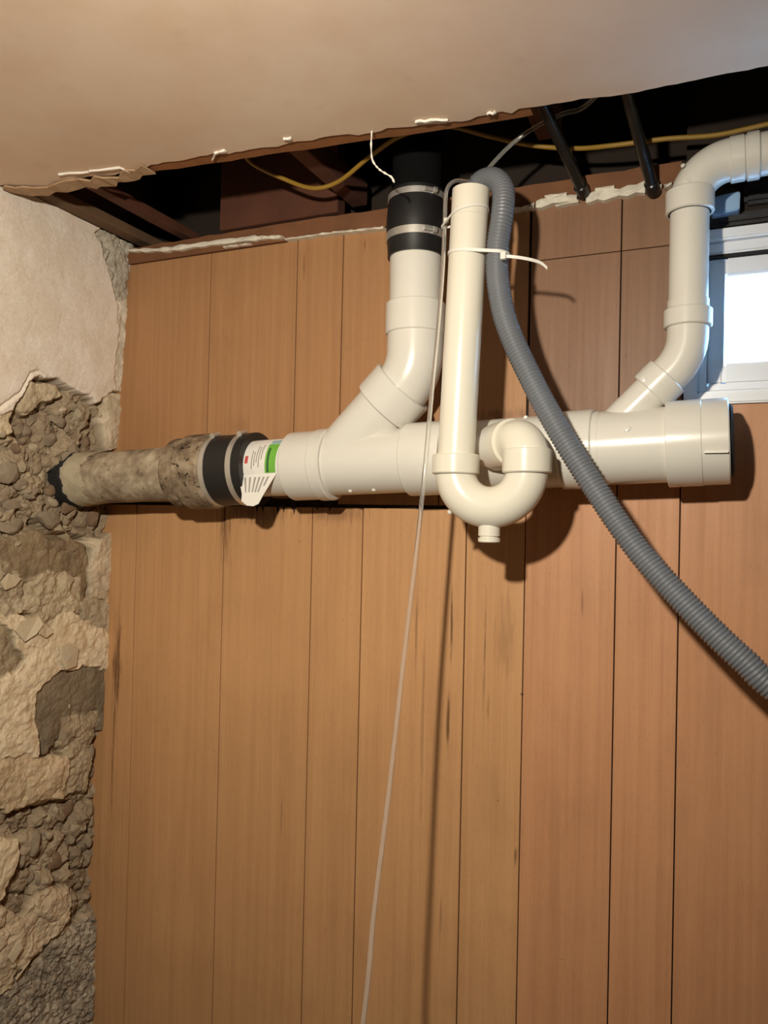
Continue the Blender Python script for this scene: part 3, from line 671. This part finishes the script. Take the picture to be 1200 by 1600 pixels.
for a in ((0, 1, 3, 2), (2, 3, 5, 4), (4, 5, 7, 6)): bm.faces.new([f[i] for i in a]); bm.faces.new([b[i] for i in a[::-1]])
for i, j in ((0, 1), (1, 3), (3, 5), (5, 7), (7, 6), (6, 4), (4, 2), (2, 0)): bm.faces.new((f[i], f[j], b[j], b[i]))
build('hanging_corner', bm, m_paper, lab, 50)
def qpt(s, t_):  # point on the hanging corner
    a = pk[0].lerp(pk[2], t_); c = pk[1].lerp(pk[3], t_); return a.lerp(c, s)+Vector((0, -.0009, 0))
for s0 in (.16, .30, .44, .56, .68, .80):
    bm = bmesh.new(); v = [qpt(s0, .15), qpt(s0+.05, .15), qpt(s0+.05, .9 if s0 < .7 else .6), qpt(s0, .9 if s0 < .7 else .6)]
    a = [bm.verts.new(q) for q in v]; c = [bm.verts.new(q+Vector((0, .0003, 0))) for q in v]
    bm.faces.new(a); bm.faces.new(c[::-1])
    for i in range(4): bm.faces.new((a[i], c[i], c[(i+1) % 4], a[(i+1) % 4]))
    build('print_line', bm, m_grey, lab, 0)

# old cast-iron pipe from the left wall
t = NT('limed_old_iron'); p = t.pos(); n = t.noise(p, 26, 5, .65); n2 = t.noise(p, 90, 4, .6)
c_ = t.ramp(n, [(.3, srgb(108, 92, 74)), (.5, srgb(158, 142, 120)), (.72, srgb(200, 186, 160))]); c_ = t.mix(t.mapr(n2, .62, .72), c_, srgb(52, 40, 30))
t.set(Base_Color=c_, Roughness=.85, Specular_IOR_Level=.3); t.bump(n2, .4, .002); m_iron = t.m
m_crust = simple('lime_crust', srgb(196, 182, 154), .95, 0, .2, 60, .8)
xh = mf_(253)
t = NT('stained_old_iron'); p = t.pos(); n = t.noise(p, 22, 5, .65); n2 = t.noise(t.mapping(p, (1, 1, 1)), 60, 4, .7)
c_ = t.ramp(n, [(.32, srgb(78, 62, 48)), (.5, srgb(136, 118, 96)), (.72, srgb(186, 170, 144))]); c_ = t.mix(t.mapr(n2, .58, .66), c_, srgb(34, 26, 20))
t.set(Base_Color=c_, Roughness=.8, Specular_IOR_Level=.3); t.bump(n2, .5, .002); m_iron2 = t.m
old = empty('old_iron_pipe', MP(.1), 'grimy old cast iron drain pipe coming out of the broken left wall', 'pipe')
tube('pipe', m_iron, old, [MP(x) for x in np.linspace(-.06, xh+.02, 14)], [.0575+random.uniform(-.0006, .0006) for _ in range(14)], 40)
xc0 = mf_(300); L = xc0-xh
bh = ((-.02, .058), (.0, .0695), (.06, .0735), (.38, .0735), (.41, .0708), (.45, .0708), (.47, .0765), (.53, .0788), (1.26, .0788), (1.33, .0765), (1.36, .060))
tube('bell_hub', m_iron2, old, [MP(xh+L*q) for q, _ in bh], [q for _, q in bh], 44, True, 22)
bm = bmesh.new(); sweep(bm, [MP(x) for x in np.linspace(-.05, .034, 9)], [.062, .0625, .0625, .062, .061, .060, .0590, .0582, .0568], 36)
for v in bm.verts:
    n_ = math.sin(v.co.z*210)*math.cos(v.co.y*170)+random.uniform(-.6, .6); v.co.x += .006*n_; q_ = Vector((0, v.co.y-YM, v.co.z-mz(v.co.x))); v.co += q_.normalized()*random.uniform(-.0008, .0012)
build('lime_crust', bm, m_crust, old, 50)
bm = bmesh.new(); sweep(bm, [MP(x) for x in (-.08, -.06, -.036, -.024, -.020)], [.064, .065, .0645, .064, .055], 30)
for v in bm.verts: v.co += Vector((random.uniform(-.006, .006), random.uniform(-.003, .003), random.uniform(-.003, .003)))
build('tar_ring', bm, m_gap, old, 50)
# black rubber couplings with steel bands
def coupling(label, A, B, r0, bulge, bands, pipe_r, screws):
    A, B = Vector(A), Vector(B); d = B-A
    e = empty('rubber_coupling', A, label, 'coupling', 'rubber couplings on the drain'); n = 22; P = []; R = []
    for k in range(n+1):
        s = k/n; P.append(A+d*s); R.append(r0+bulge*math.sin(math.pi*s)**2)
    P = [A]+P+[B]; R = [pipe_r]+R+[pipe_r]
    tube('rubber_sleeve', m_rubber, e, P, R, 48)
    for s, w_ in bands:
        rr = r0+bulge*math.sin(math.pi*s)**2+.0012; u = d.normalized(); c = A+d*s
        bd_ = tube('clamp_band', m_steel, e, [c-u*w_/2, c-u*w_/2, c+u*w_/2, c+u*w_/2], [rr-.002, rr, rr, rr-.002], 48)
        sd = screws.normalized(); q = c+sd*(rr+.002)
        t_ = u.cross(sd).normalized(); tube('clamp_screw', m_steel, bd_, [q-t_*.012, q+t_*.006, q+t_*.006, q+t_*.012], [.0042, .0042, .006, .006], 10)
    return e
coupling('black rubber coupling joining old iron pipe to white drain', MP(mf_(309)), MP(mf_(380)), .0735, -.001, ((.16, .012), (.76, .012)), .056, Vector((0, -.35, 1)))
coupling('black rubber coupling upright at the cavity opening', (xv-.002, YM, zC1), (xv-.002, YM, zD), .0525, .0035, ((.30, .014), (.90, .011)), .047, Vector((.75, -.7, 0)))
tag(tube('stack_pipe', m_stack, None, [(xv-.002, YM, zD-.02), (xv-.002, YM, ZT-.004)], .047, 36), 'dark stack pipe rising from the upright coupling into cavity', 'pipe')

# ------------------------------------------------------------ grey corrugated hose
hp_ = [(735, 345, -.164), (740, 302, -.164), (752, 284, -.170), (772, 280, -.192), (786, 298, -.212), (785, 335, -.226), (778, 385, -.230), (778, 440, -.232), (793, 510, -.234), (830, 592, -.236), (872, 670, -.243), (926, 757, -.25), (996, 858, -.262), (1080, 952, -.275), (1160, 1030, -.285), (1260, 1112, -.29)]
HP = [aty(*q) for q in hp_]+[Vector((1.75, -.30, 1.05)), Vector((2.1, -.32, .80)), Vector((2.42, -.34, .45)), Vector((2.5, -.36, .03))]
HP = resample(spline(HP, 14), .00145); RR = []
for i in range(len(HP)): RR.append(.0185 if (i % 4) < 2 else .0166)
bm = bmesh.new(); sweep(bm, HP, RR, 18, True); hose = build('drain_hose', bm, m_hose, None, 60)
tag(hose, 'grey corrugated drain hose looping down from the standpipe', 'hose')
# ------------------------------------------------------------ clear tube
t = NT('clear_vinyl'); t.set(Base_Color=(.93, .92, .88, 1), Roughness=.08, IOR=1.35, Transmission_Weight=.88); m_clear = t.m
cp = [(1040, 120, -.42), (960, 143, -.30), (925, 158, -.24), (880, 178, -.145), (838, 198, -.135), (800, 225, -.132), (766, 260, -.134), (748, 284, -.138), (730, 284, -.158), (711, 283, -.188), (698, 298, -.205), (695, 345, -.216), (692, 420, -.225), (684, 520, -.232), (676, 600, -.245), (665, 720, -.262), (652, 850, -.275), (632, 1020, -.31), (606, 1250, -.37), (585, 1420, -.42), (562, 1640, -.48)]
CPp = [aty(*q) for q in cp]; last = CPp[-1]; c2 = aty(925, 157, -.165); CPp[:3] = [c2+Vector((.30, -.32, .06)), c2+Vector((.13, -.14, .03)), c2]
CPp += [Vector((last.x-.03, last.y-.1, .25)), Vector((last.x-.02, last.y-.2, .015))]
bm = bmesh.new(); sweep(bm, resample(spline(CPp, 10), .006), .0036, 14, True)
tag(build('clear_tube', bm, m_clear, None, 60), 'thin clear plastic tube hanging beside the standpipe to the floor', 'tube')
# ------------------------------------------------------------ cable ties
def strap(name, parent, pts, w_, th, up=Vector((0, 0, 1)), closed=False, mat=m_nylon):
    bm = bmesh.new(); R = []; n = len(pts)
    for i, p_ in enumerate(pts):
        a = pts[i-1] if (closed or i > 0) else pts[0]; b = pts[(i+1) % n] if (closed or i < n-1) else pts[-1]
        t_ = (b-a).normalized(); nrm = t_.cross(up).normalized(); wv = up.normalized()*w_/2
        R.append([bm.verts.new(p_+nrm*th/2+wv), bm.verts.new(p_+nrm*th/2-wv), bm.verts.new(p_-nrm*th/2-wv), bm.verts.new(p_-nrm*th/2+wv)])
    for a, b in list(zip(R, R[1:]))+([(R[-1], R[0])] if closed else []):
        for k in range(4): bm.faces.new((a[k], a[(k+1) % 4], b[(k+1) % 4], b[k]))
    if not closed: bm.faces.new(R[0]); bm.faces.new(R[-1][::-1])
    return build(name, bm, mat, parent, 40)
def axis_at(z): s = (z-sp_b.z)/(sp_t.z-sp_b.z); return sp_b.lerp(sp_t, s)
def hose_at(z): return min((q for q in HP[:700]), key=lambda q: abs(q.z-z)+(0 if q.y < -.215 else 1))
def hull_loop(cs, z, tilt, n=20):
    """convex loop round circles (x, y, r)"""
    pts = []
    for cx, cy, r in cs:
        for k in range(36): a = 2*math.pi*k/36; pts.append((cx+r*math.cos(a), cy+r*math.sin(a)))
    pts = sorted(set(pts)); h = []
    for seq in (pts, pts[::-1]):
        c = []
        for q in seq:
            while len(c) > 1 and (c[-1][0]-c[-2][0])*(q[1]-c[-2][1])-(c[-1][1]-c[-2][1])*(q[0]-c[-2][0]) <= 0: c.pop()
            c.append(q)
        h += c[:-1]
    return [Vector((x, y, z+tilt*(x-cs[0][0]))) for x, y in h]
zt1 = aty(735, 388, TY-.03).z; a1 = axis_at(zt1); h1 = hose_at(zt1)
tie = empty('cable_tie', (a1.x, a1.y, zt1), 'white cable tie with long tail binding hose to standpipe', 'cable tie', 'cable ties on the standpipe')
strap('strap', tie, hull_loop([(a1.x, a1.y, .0312), (h1.x, h1.y, .0195)], zt1, -.10), .0052, .0014, closed=True)
hd = aty(787, 400, h1.y-.022)
boxo('head', m_nylon, tie, hd.x-.0045, hd.x+.0045, hd.y-.005, hd.y+.004, hd.z-.006, hd.z+.006, .001)
tp = spline([hd, aty(808, 402, h1.y-.020), aty(830, 406, h1.y-.012), aty(845, 411, h1.y-.004), aty(855, 419, h1.y+.0)], 6)
strap('tail', tie, tp, .0050, .0013)
zt2 = aty(735, 322, TY-.03).z; a2 = axis_at(zt2); ct = min(CPp[:-2], key=lambda q: abs(q.z-zt2)+(0 if q.y < -.2 else 1))
tie2 = empty('cable_tie', (a2.x, a2.y, zt2), 'upper cable tie holding clear tube against standpipe top', 'cable tie', 'cable ties on the standpipe')
strap('strap', tie2, hull_loop([(a2.x, a2.y, .0312), (ct.x, ct.y, .0052)], zt2, .18), .0040, .0014, closed=True)
hd2 = aty(697, 345, -.222); boxo('head', m_nylon, tie2, hd2.x-.003, hd2.x+.004, hd2.y-.004, hd2.y+.003, hd2.z-.003, hd2.z+.004, .0008)

# ------------------------------------------------------------ water pipes, cable, torn paper
for (a, b, lb) in (((912, 302), (850, 168), 'dark water pipe in the cavity nearer the standpipe'), ((1021, 299), (980, 146), 'dark water pipe in the cavity nearer the window')):
    A = aty(*a, -.012); B = atz(*b, ZC+.034); d = (B-A)
    e = empty('water_pipe', A, lb, 'pipe', 'dark water pipes in the ceiling cavity')
    tube('pipe', m_blackpipe, e, [A, B, B+Vector((d.x*.9, d.y*2.2, .02))], .0098, 20)
    u = d.normalized(); tube('end_fitting', m_blackpipe, e, [A-u*.004, A, A+u*.020, A+u*.022], [.0105, .0122, .0122, .0100], 20)
cab = [(375, 200, -.26), (380, 235, -.17), (395, 256, -.14), (440, 278, -.125), (488, 294, -.12), (530, 283, -.12), (580, 243, -.145), (630, 211, -.17), (700, 198, -.165), (760, 212, -.11), (830, 227, -.055), (900, 232, -.05), (960, 227, -.06), (1040, 217, -.06), (1120, 211, -.055), (1200, 194, -.055), (1320, 170, -.06), (1500, 150, -.06)]
tag(tube('power_cable', m_yellow, None, resample(spline([aty(*q) for q in cab]+[Vector((2.1, -.06, 2.25)), Vector((2.7, -.07, 2.22)), Vector((XR-.002, -.08, 2.26))], 8), .008), .0042, 12, True, 60), 'yellow electrical cable sagging through the dark ceiling cavity', 'cable')
tp_ = [atz(581, 205, ZC-.001)]; y0 = tp_[0].y
tp_ += [aty(580, 228, y0), aty(582, 250, y0+.004), aty(592, 264, y0+.006), aty(604, 272, y0+.004), aty(612, 277, y0+.008), aty(616, 285, y0+.008)]
P = resample(spline(tp_, 8), .004); RR = [random.uniform(.0007, .0022) for _ in P]
tag(tube('torn_paper_strip', m_tornw, None, P, RR, 6, True, 0), 'thin twisted strip of torn white paper dangling from ceiling edge', 'paper strip')
